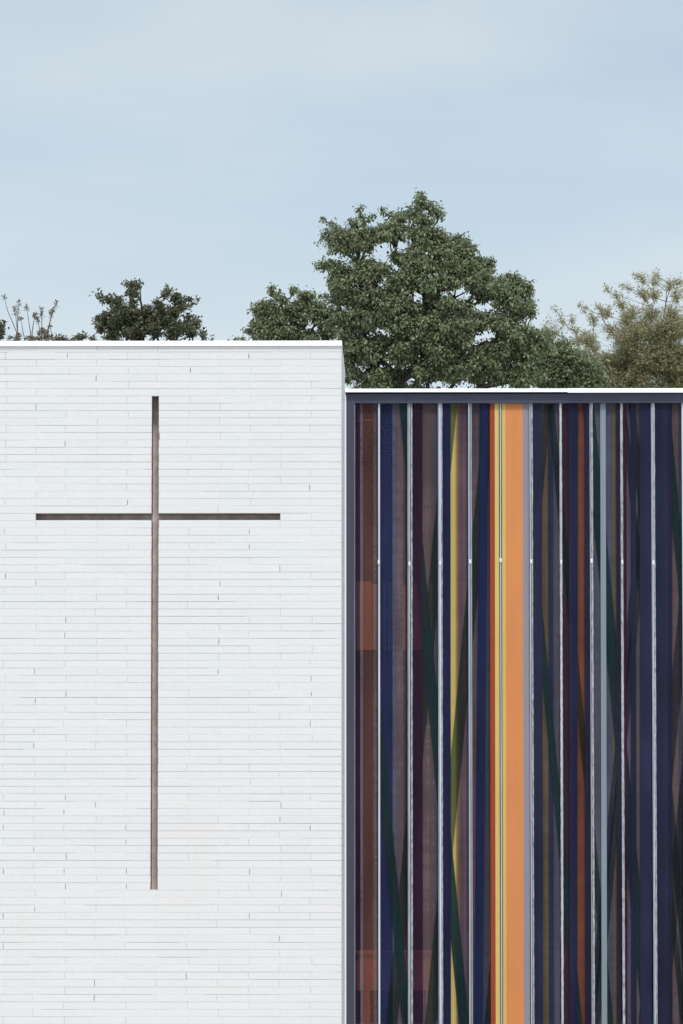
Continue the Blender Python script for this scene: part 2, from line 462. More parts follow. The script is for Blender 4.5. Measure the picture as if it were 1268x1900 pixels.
je = MB(); je.box(x_end - 0.075, x_end, GY - 0.029, GY + 0.16, 0, z_hb - 0.001); je.build('jamb', M_FRAME, wing)
sf = MB(); sf.box(xj1 + 0.001, x_end - 0.076, GY - 0.028, GY + 0.16, -0.2, -0.005); sf.build('sill', M_FRAME, wing)
mb_ = MB(); mb_.prism([(xj0 + mi + 0.0005, z_ht - 0.001), (xj1 - 0.001, z_hb), (xj1 + 0.001, z_hb), (xj0 + mi + 0.002, z_ht - 0.001)], GY - 0.0318, GY - 0.026)
mb_.build('mitre_line', M_TRIM, wing)
tr = MB(); tr.box(X(639.6, GY - 0.06), X(642.7, GY - 0.06), GY - 0.05, GY + 0.2, 0, z_cb - 0.07); tr.build('edge_trim', M_COPING, wing)
gb = MB(); gb.box(xj1 + 0.0005, X(659.2, GY), GY - 0.018, GY + 0.05, 0.0, z_hb - 0.0005); gb.build('glazing_bead', M_TRIM, wing)
# shell of the hall
wl = MB()
wl.box(gx0 - 0.002, gx0 + 0.05, GY + 0.2, GY + 6.0, 0, z_cb)
wl.box(x_end - 0.06, x_end + 0.06, GY + 0.17, GY + 6.0, 0, z_cb)
wl.box(gx0 + 0.05, x_end - 0.06, GY + 5.9, GY + 6.0, 0, z_cb)
wl.build('wall', M_PLASTER, wing)
rf = MB(); rf.box(gx0 - 0.002, x_end + 0.05, GY + 0.3, GY + 6.05, z_cb + 0.001, z_cb + 0.06); rf.build('roof', M_ROOF, wing)
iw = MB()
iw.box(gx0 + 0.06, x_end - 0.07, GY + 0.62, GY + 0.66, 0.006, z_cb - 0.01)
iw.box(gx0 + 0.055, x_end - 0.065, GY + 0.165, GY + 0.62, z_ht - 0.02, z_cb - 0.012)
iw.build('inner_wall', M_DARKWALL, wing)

# joints between the channels: (light strip x0, x1, kind)
J = [(703.0, 700.6, 706.0, [(702.0, 705.3, 'w')]),
     (759.6, 755.6, 765.9, [(756.4, 758.4, 'b'), (759.0, 760.4, 'w'), (762.0, 765.4, 'r')]),
     (816.5, 812.2, 821.4, [(812.8, 814.6, 'b'), (815.0, 818.0, 'w'), (818.4, 821.0, 'r')]),
     (872.2, 868.6, 876.0, [(869.2, 870.5, 'w'), (871.0, 872.6, 'b'), (873.4, 875.4, 'b')]),
     (928.6, 926.4, 930.8, [(927.8, 929.4, 'w')]),
     (985.2, 982.0, 989.0, [(982.8, 984.2, 'w'), (985.0, 986.0, 'b'), (986.4, 988.6, 'r')]),
     (1040.5, 1037.4, 1043.6, [(1038.0, 1042.8, 'r'), (1040.0, 1041.2, 'w')]),
     (1097.0, 1093.4, 1100.6, [(1094.0, 1095.8, 'b'), (1096.6, 1100.0, 'r')]),
     (1153.5, 1150.4, 1156.4, [(1151.0, 1155.6, 'r')]),
     (1211.2, 1207.4, 1215.2, [(1208.0, 1209.6, 'b'), (1210.2, 1211.6, 'w'), (1212.2, 1215.0, 'r')]),
     (1267.0, 1264.2, 1269.6, [(1264.8, 1268.4, 'w')])]
for i in range(1, NX):
    c = 1267.0 + 56.42 * i
    J.append((c, c - 3, c + 3, [(c - 2.2, c - 0.2, 'b'), (c + 0.2, c + 2.4, 'r')]))
zt_g = z_hb + 0.03
BM = {'w': M_BEADW, 'b': M_BEAD, 'r': M_BEADR}
clip_y = [1043, 1046, 1045, 1042, 1040, 1042, 1043, 1041, 1043, 1044, 1043]
xx = lambda p, Y=GY: X(p, Y, 750)
for i, (c, a, b, st) in enumerate(J):
    jm = MB(); jm.box(xx(a), xx(b), GY - 0.001, GY + 0.012, 0.0, zt_g)
    jo = jm.build('glazing_joint', M_JOINT, wing)
    for n_, (s0, s1, kd) in enumerate(st):
        bm_ = MB()
        x0, x1 = xx(s0), xx(s1)
        y1 = GY - 0.0045 - 0.0012 * n_
        if kd == 'r':                                  # hand-tooled bead with a wavy edge
            rr = random.Random(i * 7 + n_); nz = 150; zs = [zt_g * k / nz for k in range(nz + 1)]
            wv = [(x0 + rr.uniform(-0.0016, 0.0016), x1 + rr.uniform(-0.0022, 0.0012)) for _ in zs]
            for k in range(nz):
                (l0, r0), (l1, r1) = wv[k], wv[k + 1]
                bm_.quad((l0, y1, zs[k]), (r0, y1, zs[k]), (r1, y1, zs[k + 1]), (l1, y1, zs[k + 1]))
                bm_.quad((l0, y1 + 0.004, zs[k]), (l0, y1, zs[k]), (l1, y1, zs[k + 1]), (l1, y1 + 0.004, zs[k + 1]))
                bm_.quad((r0, y1, zs[k]), (r0, y1 + 0.004, zs[k]), (r1, y1 + 0.004, zs[k + 1]), (r1, y1, zs[k + 1]))
        else:
            bm_.box(x0, x1, y1, y1 + 0.004, 0.0, zt_g - 0.0006 * n_)
        bm_.build('silicone_bead', BM[kd], jo)
    cl = MB()
    zq = Z(clip_y[i] if i < len(clip_y) else 1043, GY)
    xc = xx(c)
    cl.box(xc - 0.009, xc + 0.009, GY - 0.016, GY - 0.007, zq - 0.018, zq + 0.018)
    cl.box(xc - 0.006, xc + 0.006, GY - 0.019, GY - 0.0162, zq - 0.008, zq + 0.008)
    cl.build('clip', M_CLIP, jo)

# colour bands: px left, px right (at y=750), drift of each edge by y=1900, colour, layer, transparency, ripple
FRONT, BACK = GY + 0.009, GY + 0.034
B = [
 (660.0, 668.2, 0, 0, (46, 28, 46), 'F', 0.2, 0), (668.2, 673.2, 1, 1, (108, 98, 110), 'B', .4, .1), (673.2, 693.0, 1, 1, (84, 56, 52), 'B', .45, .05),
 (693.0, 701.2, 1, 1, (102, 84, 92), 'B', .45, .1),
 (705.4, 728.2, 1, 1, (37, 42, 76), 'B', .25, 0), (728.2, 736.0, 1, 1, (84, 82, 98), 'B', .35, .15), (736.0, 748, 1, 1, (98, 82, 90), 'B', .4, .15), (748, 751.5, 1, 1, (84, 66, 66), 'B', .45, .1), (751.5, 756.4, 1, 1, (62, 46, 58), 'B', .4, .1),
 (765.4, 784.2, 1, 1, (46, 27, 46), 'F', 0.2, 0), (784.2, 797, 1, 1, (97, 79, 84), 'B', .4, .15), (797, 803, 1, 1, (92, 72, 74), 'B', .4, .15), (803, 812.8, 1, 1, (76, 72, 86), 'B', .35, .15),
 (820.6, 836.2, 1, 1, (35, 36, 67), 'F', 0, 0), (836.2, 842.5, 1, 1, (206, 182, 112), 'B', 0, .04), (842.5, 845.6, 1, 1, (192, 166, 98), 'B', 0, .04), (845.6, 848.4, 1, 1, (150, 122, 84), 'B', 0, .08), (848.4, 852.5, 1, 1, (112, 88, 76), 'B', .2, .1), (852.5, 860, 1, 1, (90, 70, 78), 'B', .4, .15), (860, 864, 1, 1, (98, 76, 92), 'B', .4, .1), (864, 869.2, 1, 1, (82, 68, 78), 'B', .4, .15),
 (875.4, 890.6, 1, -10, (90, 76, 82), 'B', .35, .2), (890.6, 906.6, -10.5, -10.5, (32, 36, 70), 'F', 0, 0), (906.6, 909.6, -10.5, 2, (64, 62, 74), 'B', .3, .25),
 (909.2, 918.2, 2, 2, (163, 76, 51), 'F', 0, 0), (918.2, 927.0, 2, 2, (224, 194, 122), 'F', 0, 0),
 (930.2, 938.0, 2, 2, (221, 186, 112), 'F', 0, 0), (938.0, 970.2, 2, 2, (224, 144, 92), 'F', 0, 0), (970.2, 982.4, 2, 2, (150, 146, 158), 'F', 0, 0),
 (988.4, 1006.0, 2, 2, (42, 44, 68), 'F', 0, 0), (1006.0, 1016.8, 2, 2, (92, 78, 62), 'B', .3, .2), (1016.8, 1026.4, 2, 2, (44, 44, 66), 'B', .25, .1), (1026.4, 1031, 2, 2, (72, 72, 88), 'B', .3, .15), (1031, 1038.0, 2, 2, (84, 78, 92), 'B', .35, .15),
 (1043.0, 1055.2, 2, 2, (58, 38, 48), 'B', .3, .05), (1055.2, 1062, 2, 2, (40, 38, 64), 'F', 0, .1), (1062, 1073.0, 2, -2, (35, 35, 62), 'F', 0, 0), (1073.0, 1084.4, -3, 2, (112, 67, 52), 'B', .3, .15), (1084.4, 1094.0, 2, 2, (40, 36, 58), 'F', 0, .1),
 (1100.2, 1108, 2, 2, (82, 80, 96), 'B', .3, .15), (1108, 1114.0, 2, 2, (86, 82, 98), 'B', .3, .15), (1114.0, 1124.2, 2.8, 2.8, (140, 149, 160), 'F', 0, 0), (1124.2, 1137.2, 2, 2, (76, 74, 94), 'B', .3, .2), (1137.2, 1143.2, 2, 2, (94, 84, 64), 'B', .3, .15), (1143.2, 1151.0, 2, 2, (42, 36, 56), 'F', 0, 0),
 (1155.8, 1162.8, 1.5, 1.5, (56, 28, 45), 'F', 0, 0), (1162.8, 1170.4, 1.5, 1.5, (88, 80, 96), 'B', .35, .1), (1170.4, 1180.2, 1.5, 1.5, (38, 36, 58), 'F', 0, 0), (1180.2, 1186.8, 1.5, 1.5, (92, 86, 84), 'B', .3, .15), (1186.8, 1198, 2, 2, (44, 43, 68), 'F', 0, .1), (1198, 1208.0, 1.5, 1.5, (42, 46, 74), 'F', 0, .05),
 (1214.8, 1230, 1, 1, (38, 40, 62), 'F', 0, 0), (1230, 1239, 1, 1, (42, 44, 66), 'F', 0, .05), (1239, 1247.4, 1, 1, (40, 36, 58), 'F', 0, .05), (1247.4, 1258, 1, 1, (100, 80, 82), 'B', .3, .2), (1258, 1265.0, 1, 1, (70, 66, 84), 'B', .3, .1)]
for i in range(NX):                                    # bays beyond the photo's right edge
    c0 = 1269.6 + 56.42 * i; rr = random.Random(40 + i)
    cols = [(38, 40, 62), (96, 78, 82), (46, 28, 46), (37, 42, 76), (112, 67, 52), (84, 80, 96), (163, 76, 51)]
    p = c0
    while p < c0 + 49:
        w_ = min(rr.choice((7, 9, 12, 16)), c0 + 50.4 - p)
        if w_ > 1: B.append((p, p + w_, 1, 1, rr.choice(cols), 'B', .25, .1))
        p += w_
edges_px = [659.0] + [j[0] for j in J] + [J[-1][0] + 56.4]
panes = []
for i in range(len(edges_px) - 1):
    a = edges_px[i] if i == 0 else J[i - 1][2]
    b = J[i][1] if i < len(J) else edges_px[i + 1]
    x0, x1 = xx(a) - 0.0005, xx(b) + 0.0005
    gm = MB()
    gm.box(x0, x1, GY, GY + 0.006, 0.0, zt_g)
    gm.box(x0, x0 + 0.006, GY + 0.0062, GY + 0.0165, 0.0, zt_g)
    gm.box(x1 - 0.006, x1, GY + 0.0062, GY + 0.0165, 0.0, zt_g)
    panes.append((a, b, gm.build('glass_pane', M_GLASS, wing)))
ymid0, ymid1 = 750.0, 1900.0
zlo = 0.0
for a, b, da, db, rgb, lay, tp, rip in B:
    Y = FRONT if lay == 'F' else BACK
    m_ = MB()
    zA, zB = Z(748, Y) + 0.03, zlo
    ext = (Z(750, Y) - zB) / (Z(750, Y) - Z(1900, Y))
    xa0, xb0 = X(a, Y, 750), X(b, Y, 750)
    xa1, xb1 = xa0 + (X(a + da, Y, 1900) - xa0) * ext, xb0 + (X(b + db, Y, 1900) - xb0) * ext
    m_.quad((xa1, Y, zB), (xb1, Y, zB), (xb0, Y, zA), (xa0, Y, zA))
    par = wing
    mid = (a + b) / 2
    for pa, pb, po in panes:
        if pa <= mid <= pb: par = po
    tint = (1, 1, 1)
    if tp:
        lc = lin(rgb); mxl = max(lc); tint = tuple(round((v / mxl) ** .6, 3) for v in lc)
        tp = min(tp * .95, .45) if a < 812 else 0.0
        if not tp: tint = (1, 1, 1)
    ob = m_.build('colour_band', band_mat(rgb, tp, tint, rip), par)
    nm = {(224, 144, 92): 'wide bright orange band', (163, 76, 51): 'rust red band', (224, 194, 122): 'pale yellow band', (221, 186, 112): 'pale yellow band',
          (150, 146, 158): 'lilac grey band', (140, 149, 160): 'light blue grey band', (206, 182, 112): 'dull yellow band', (32, 36, 70): 'deep blue slightly leaning band'}.get(tuple(rgb))
    if nm: ob['label'] = nm

# slanted translucent green bands, on the inner faces of the channels
def slant(px_l, px_r, y_ref, sgn, name='slanted_band', mat=None, Y=GY + 0.061, xmin=660):
    s = 0.0965 * sgn; m_ = MB()
    P = []
    for side in (px_l, px_r):
        for y in (748.0, 1918.0):
            P.append(at(side + s * (y - y_ref), y, Y))
    (lt, lb, rt, rb) = P
    poly = [lb, rb, rt, lt]
    # clip to the opening, between the left jamb and the right one
    def clip(poly, xl, keep_ge):
        o_ = []
        for i in range(len(poly)):
            p, q = poly[i], poly[(i + 1) % len(poly)]
            ip = p[0] >= xl if keep_ge else p[0] <= xl; iq = q[0] >= xl if keep_ge else q[0] <= xl
            if ip: o_.append(p)
            if ip != iq:
                t = (xl - p[0]) / (q[0] - p[0]); o_.append((xl, p[1] + (q[1] - p[1]) * t))
        return o_
    poly = clip(poly, X(xmin, Y), True)
    if len(poly) > 2: poly = clip(poly, x_end - 0.08, False)
    if len(poly) < 3: return
    m_.quad(*[(x, Y, z) for x, z in poly])
    m_.build(name, mat, wing)
GREEN = band_mat((27, 44, 48), 0.33, (0.35, 0.5, 0.45), 0)
GREEN2 = band_mat((15, 21, 22), 0.72, (0.58, 0.70, 0.62), 0)
DUSK = band_mat((15, 17, 22), 0.75, (0.66, 0.70, 0.74), 0)
k_ = 0
for l, r, y, sg_, m in [(741, 760, 748, 1, GREEN), (718, 735, 1600, 1, GREEN), (957, 970, 748, 1, GREEN), (1016, 1028, 748, 1, GREEN2),
                        (1081, 1102, 748, 1, GREEN), (1152, 1162, 748, 1, GREEN2), (1226, 1242, 748, 1, GREEN), (1250, 1263, 1620, 1, GREEN2), (1300, 1320, 748, 1, GREEN),
                        (900, 921, 748, -1, GREEN2), (828, 849, 748, -1, GREEN2), (1010, 1024, 748, -1, DUSK), (1186, 1200, 1000, -1, DUSK),
                        (1262, 1282, 1100, -1, DUSK), (1330, 1350, 748, -1, DUSK), (1140, 1152, 1400, -1, DUSK)]:
    slant(l, r, y, sg_, mat=m, Y=GY + 0.018 + 0.0006 * k_, xmin=705 if l in (718, 828) else 660)
    k_ += 1

# pale wooden things seen through the stripes
WY = BACK + 0.06
bd = thing('wooden_screen', (X(732, WY), WY + 0.05, Z(1206, WY)), 'upright warm wooden boards glimpsed behind the striped glass halfway up beside the white tower', 'screen')
for i_, (a_, b_) in enumerate(((661, 690.5), (691, 701), (711, 717), (720, 727.5), (747.5, 753.5), (764, 785), (796, 803))):
    m_ = MB(); m_.box(X(a_, WY), X(b_, WY), WY, WY + 0.02, Z(1206, WY), Z(1079 + (i_ * 5) % 7, WY)); m_.build('board', M_WOOD, bd)
m_ = MB()
for q in (1110, 1180):
    m_.box(X(660, WY), X(804, WY), WY + 0.0205, WY + 0.05, Z(q + 4, WY), Z(q - 4, WY))
    for x_ in (670, 795): m_.box(X(x_, WY) - .02, X(x_, WY) + .02, WY + 0.0505, GY + 0.621, Z(q + 3, WY), Z(q - 3, WY))
m_.build('bracket', M_DARKWALL, bd)
tb = thing('wooden_table', (X(735, WY), WY + 0.2, 0), 'wooden table glimpsed behind the lowest part of the striped glass', 'table')
t1 = MB(); t1.box(X(660, WY), X(806, WY), WY, WY + 0.42, Z(1770, WY), Z(1765, WY)); t1.build('tabletop', M_WOOD, tb)
t2 = MB(); t2.box(X(661, WY), X(804.5, WY), WY + 0.01, WY + 0.4, Z(1838, WY), Z(1784, WY)); t2.build('drawer_box', M_WOOD, tb)
t3 = MB(); t3.box(X(663, WY), X(802, WY), WY + 0.03, WY + 0.38, Z(1784, WY) + 0.0005, Z(1770, WY) - 0.0005); t3.build('rail', M_WOOD, tb)
for a, b in ((674, 687), (790, 802)):
    for q in (WY + 0.02, WY + 0.33):
        t4 = MB(); t4.box(X(a, WY), X(b, WY), q, q + 0.05, 0.0, Z(1838, WY) - 0.0005); t4.build('leg', M_WOOD, tb)
rl = MB()
for a, b in ((661, 692), (1104, 1145), (1166, 1192)):
    rl.box(X(a, WY), X(b, WY), WY, WY + 0.02, Z(781, WY), Z(778, WY))
    rl.box(X(a, WY) + 0.01, X(a, WY) + 0.03, WY + 0.0205, GY + 0.62, Z(781, WY), Z(778, WY))
rl.build('wood_strip', M_WOOD, wing)  # thin wooden strips on short arms behind the bands

# ------------------------------------------------------------------ trees
def leaves_mesh(P, D, Nn, Ln, Wd):
    """folded leaves: base P, direction D, side from normal Nn, length Ln, width Wd -> two quads each"""
    n = len(P)
    Sd = np.cross(D, Nn); Sd /= (np.linalg.norm(Sd, axis=1, keepdims=True) + 1e-9)
    Up = np.cross(Sd, D)
    tip = P + D * Ln[:, None]
    b1 = P + D * (Ln * 0.32)[:, None]; b2 = P + D * (Ln * 0.68)[:, None]
    lift = Up * (Wd * 0.28)[:, None]
    l1 = b1 + Sd * (Wd * 0.5)[:, None] + lift; r1 = b1 - Sd * (Wd * 0.5)[:, None] + lift
    l2 = b2 + Sd * (Wd * 0.36)[:, None] + lift * .8; r2 = b2 - Sd * (Wd * 0.36)[:, None] + lift * .8
    V = np.stack([P, l1, l2, tip, r2, r1], axis=1).reshape(-1, 3)
    i = np.arange(n)[:, None] * 6
    q1 = i + np.array([[0, 3, 2, 1]]); q2 = i + np.array([[0, 5, 4, 3]])
    return V, np.concatenate([q1, q2], axis=1).reshape(-1, 4)

def build_mesh_np(name, V, Fq, mat, parent):
    me = bpy.data.meshes.new(name)
    off = np.array(parent.location)
    V = V - off
    me.vertices.add(len(V)); me.vertices.foreach_set('co', V.astype(np.float32).ravel())
    me.loops.add(Fq.size); me.loops.foreach_set('vertex_index', Fq.astype(np.int32).ravel())
    me.polygons.add(len(Fq)); me.polygons.foreach_set('loop_start', np.arange(0, Fq.size, 4, dtype=np.int32))
    me.polygons.foreach_set('loop_total', np.full(len(Fq), 4, dtype=np.int32))
    me.update(calc_edges=True); me.validate()
    me.materials.append(mat)
    o = bpy.data.objects.new(name, me); COL.objects.link(o); o.parent = parent
    return o

def tree(name, label, Y, trunk_px, lobes, halfw, lmat, seed, leaf_px=7.0, dens=2.2, droop=0.6, aspect=0.55, copies=3,
         trunk_r=0.16, fork_py=720, bark=M_BARK, twig_len=1.0, deep=0.8, twig_r=0.6, limb_r=0.011, fill=0, holes=(), fill_r=(14, 24), fill_y=0, fill_len=1.2, even=False, top_py=None, group=None, up=0.0):
    rg = random.Random(seed); ng = np.random.default_rng(seed)
    s = (Y - CAM.y) / F_PX
    tx = X(trunk_px, Y)
    root = thing(name, (tx, Y, 0), label, 'tree', group)
    zt = Z(top_py if top_py else min(l[1] for l in lobes) + 25, Y)
    npt = 9
    tp = []
    for k in range(npt):
        t = k / (npt - 1)
        tp.append((tx + 0.12 * math.sin(t * 5 + seed) * t, Y + 0.12 * math.cos(t * 4 + seed) * t, zt * t))
    tk = MB(); tk.tube(tp, [trunk_r * (1 - 0.9 * k / (npt - 1)) * (1.35 if k == 0 else 1) for k in range(npt)], 8)
    tk.build('trunk', bark, root, True)
    def trunk_at(z):
        t = min(max(z / zt, 0), 1) * (npt - 1); k = min(int(t), npt - 2); f = t - k
        return Vector(tp[k]).lerp(Vector(tp[k + 1]), f)
    br = MB()
    Ps, Ds, Ns, Ls, Ws = [], [], [], [], []
    zf = Z(fork_py, Y)
    leafL = leaf_px * s
    clumps = []
    lobes = list(lobes)
    if fill:                                           # inner clumps that knit the outer ones together
        ys = [l[1] for l in lobes]; xs_ = [l[0] for l in lobes]; got = 0; base = list(lobes)
        for _ in range(20000):
            if got >= fill: break
            px, py = rg.uniform(min(xs_), max(xs_)), rg.uniform(max(fill_y, min(ys) + 15), max(ys))
            r_ = rg.uniform(*fill_r)
            if any(math.hypot(px - h[0], (py - h[1])) < h[2] * .6 + r_ * .6 for h in holes): continue
            near = sum(1 for l in base if abs(px - l[0]) < l[2] + r_ * .55 and abs(py - l[1]) < l[3] + r_ * .4)
            if near >= 2: lobes.append((px, py, r_ * fill_len, r_ * .7 * fill_len)); got += 1
    for (lx, ly, rx, ry) in lobes:
        wpx = max(np.interp(ly, [h[0] for h in halfw], [h[1] for h in halfw]), 4)
        cxp = np.interp(ly, [h[0] for h in halfw], [h[2] for h in halfw])
        u = max(-1, min(1, (lx - cxp) / wpx))
        dm = wpx * math.sqrt(max(0, 1 - u * u)) * s * deep
        if dm < 1.3 * rx * s: offs = [rg.uniform(-.5, .5) * dm]
        elif copies == 2 or dm < 3 * rx * s: offs = [-dm * rg.uniform(.45, .95), dm * rg.uniform(.3, .95)]
        else: offs = [-dm * rg.uniform(.6, 1.0), dm * rg.uniform(-.3, .3), dm * rg.uniform(.5, 1.0)]
        for dy in offs:
            Yc = Y + dy
            x, z = at(lx + rg.uniform(-.2, .2) * rx, ly + rg.uniform(-.2, .2) * ry, Yc)
            clumps.append((Vector((x, Yc, z)), Vector((rx * s, (rx + ry) * .5 * s, ry * s)), rx, ry))
    # branching skeleton: every clump grows from the nearest wood that lies lower down
    pos, par, kids = [], [], []
    nk = 14
    for k in range(nk):
        pos.append(trunk_at(zf * .8 + (zt * .98 - zf * .8) * k / (nk - 1))); par.append(-1); kids.append([])
    clumps.sort(key=lambda c: (c[0] - trunk_at(c[0].z * .9)).length)
    ends = []
    for c, rad, rx, ry in clumps:
        tgt = c + Vector((0, 0, -rad.z * .4))
        bi, bc = 0, 1e9
        for i, q in enumerate(pos):
            dv = tgt - q; d_ = dv.length
            pen = max(0.0, q.z - (tgt.z - .35 * math.hypot(dv.x, dv.y))) * 2.2
            if d_ + pen < bc and d_ > .05: bi, bc = i, d_ + pen
        q = pos[bi]; ln = (tgt - q).length
        nseg = max(2, min(6, int(ln / .35) + 1)); last = bi
        wob = Vector((rg.uniform(-1, 1), rg.uniform(-1, 1), rg.uniform(-.6, .3))) * ln * .13
        for j in range(1, nseg + 1):
            t = j / nseg
            p = q.lerp(tgt, t) + wob * math.sin(math.pi * t) + Vector((rg.gauss(0, .02), rg.gauss(0, .02), rg.gauss(0, .02)))
            pos.append(p); par.append(last); kids.append([]); kids[last].append(len(pos) - 1); last = len(pos) - 1
        ends.append(last)
    load = [0] * len(pos)
    for i in range(len(pos) - 1, -1, -1):
        load[i] += 1 if not kids[i] else 0
        if par[i] >= 0: load[par[i]] += load[i]
    rads = [limb_r * min(l_, 60) ** .42 for l_ in load]
    for i in range(len(pos)):
        if par[i] >= 0:
            r0 = min(rads[par[i]], rads[i] * 1.5) if par[par[i]] >= 0 else rads[i] * 1.25
            br.tube([pos[par[i]], pos[i]], [r0, rads[i]], 5)
    for (c, rad, rx, ry), e in zip(clumps, ends):
        n = int(dens * math.pi * rx * ry / (leaf_px * leaf_px * aspect * .6))
        nt_ = max(3, n // 10)
        src = [pos[e], pos[par[e]] if par[e] >= 0 else pos[e]]
        for q in range(nt_):
            d = Vector((rg.gauss(0, 1), rg.gauss(0, 1), rg.gauss(0.15, 1))).normalized()
            rr = rg.uniform(.45, 1.0) ** .8 * twig_len * (1.35 if rg.random() < .18 else 1)
            tip = c + Vector((d.x * rad.x * rr, d.y * rad.y * rr, d.z * rad.z * rr))
            st = src[0].lerp(src[1], rg.random() * .6)
            if (tip - st).length > 2.2 * max(rad): st = src[0]
            bend = st.lerp(tip, .55) + Vector((0, 0, (tip - st).length * .14))
            br.tube([st, bend, tip], [limb_r * .8 * twig_r, limb_r * .55 * twig_r, limb_r * .3 * twig_r], 3)
            m = max(3, int(n / nt_ + .5))
            for _ in range(m):
                t = rg.random() if even else rg.random() ** .6 * .9 + .1
                p = (st.lerp(bend, t / .55) if t < .55 else bend.lerp(tip, (t - .55) / .45))
                jit = leafL * .55
                p = p + Vector((rg.gauss(0, jit), rg.gauss(0, jit), rg.gauss(0, jit)))
                dd = (d * .55 + Vector((rg.gauss(0, .55), rg.gauss(0, .55), rg.gauss(-droop + up, .4)))).normalized()
                nn = Vector((rg.gauss(0, .6), rg.gauss(-.2, .6), rg.gauss(.8, .4)))
                Ps.append(p); Ds.append(dd); Ns.append(nn)
                l_ = leafL * rg.uniform(.65, 1.3); Ls.append(l_); Ws.append(l_ * aspect * rg.uniform(.8, 1.25))
    br.build('branches', bark, root)
    V, Fq = leaves_mesh(np.array([tuple(p) for p in Ps]), np.array([tuple(p) for p in Ds]), np.array([tuple(p) for p in Ns]), np.array(Ls), np.array(Ws))
    build_mesh_np('crown', V, Fq, lmat, root)
    print(name, 'leaves', len(Ps))
    return root

LM_MAPLE = leaf_mat('mid green leaves', [(.08, .106, .058), (.16, .198, .10), (.265, .31, .165), (.39, .43, .265)], .4)
LM_OAK = leaf_mat('dark oak leaves', [(.055, .072, .044), (.09, .112, .06), (.135, .15, .08), (.24, .215, .12)], .3)
LM_OLIVE = leaf_mat('olive feathery leaves', [(.28, .275, .145), (.38, .365, .195), (.47, .44, .27), (.37, .385, .19)], .42)
LM_SPRIG = leaf_mat('brownish young leaves', [(.17, .15, .10), (.25, .215, .155), (.17, .18, .095)], .35)

main_lobes = [(752,545,10,8),(740,530,10,8),(800,545,10,9),(760,580,9,6),(795,572,9,8),(835,530,10,8),(735,512,14,10),(758,508,14,9),(722,545,14,10),(742,560,12,11),(742,598,16,12),(715,562,16,12),(802,528,16,11),(806,556,14,11),(815,585,18,12),(768,618,18,10),(785,528,9,7),(765,530,8,7),(705,500,12,8),(640,650,18,12),(630,585,14,10),(690,665,20,12),(745,665,20,12),(640,690,12,10),(720,715,16,10),(775,690,14,10),(784,360,8,9),(779,377,13,11),(796,386,18,12),(814,396,10,10),(770,395,20,15),(745,400,17,13),(786,410,20,13),(794,427,8,6),
 (712,389,7,8),(727,400,10,8),(669,388,8,8),(690,400,10,8),(655,413,10,7),(675,408,8,12),(605,407,8,5),(617,413,9,7),(623,424,8,7),(634,434,10,9),(646,447,10,9),(613,444,8,3),
 (655,460,11,7),(676,430,15,13),(682,452,18,14),(706,430,16,15),(736,425,20,17),(765,430,18,14),(640,470,7,4),(660,480,12,7),
 (609,484,6,6),(621,498,11,8),(640,507,16,12),(660,512,18,13),(614,515,7,4),(619,530,11,5),(690,518,18,13),
 (600,548,10,6),(625,552,18,12),(656,547,22,13),(700,545,26,15),(735,478,11,13),(768,468,18,17),(792,448,20,14),(792,490,26,16),(818,472,20,16),(822,450,17,12),
 (815,440,14,9),(843,441,10,7),(832,462,18,12),(875,456,11,8),(867,470,12,8),(888,482,7,9),(910,485,7,7),(905,498,8,7),(900,511,7,7),(848,492,20,14),(868,507,16,10),
 (940,510,11,5),(956,512,10,5),(946,518,10,6),(985,530,8,7),(971,539,12,8),(960,537,9,8),(900,542,30,16),(930,546,24,16),(955,558,17,14),(985,564,8,6),(989,580,10,6),(968,577,16,12),
 (650,592,28,20),(700,590,32,22),(738,572,20,18),(832,562,24,17),(790,602,28,18),(840,602,30,20),(890,590,30,20),(940,600,28,20),(973,612,17,16),(998,628,10,11),
 (640,618,18,14),(665,640,26,18),(705,636,30,20),(752,640,30,20),(800,648,30,20),(850,648,30,20),(900,648,30,20),(948,648,28,20),(988,652,20,16),(1010,642,9,9),
 (652,688,22,16),(695,690,26,16),(738,694,22,14),(800,692,22,16),(845,694,20,14),(890,690,28,18),(940,690,28,18),(985,692,22,16),
 (670,735,34,20),(740,740,34,20),(810,740,34,20),(880,740,36,20),(950,740,36,20)]
hw_main = [(350, 12, 785), (395, 40, 780), (420, 110, 715), (470, 130, 745), (510, 160, 770), (550, 195, 800), (600, 205, 815), (660, 195, 825), (760, 180, 820)]
tree('maple_tree', 'tallest bushy green tree rising behind the roof between tower and right edge', 42.0, 792, main_lobes, hw_main, LM_MAPLE, 11,
     leaf_px=6.4, dens=3.0, droop=.9, trunk_r=.2, fork_py=830, top_py=600, twig_len=1.04, fill=165, fill_y=430, fill_r=(11, 21),
     holes=[(776, 562, 7), (705, 480, 5), (652, 470, 7), (862, 545, 6), (770, 702, 8), (640, 612, 6)])

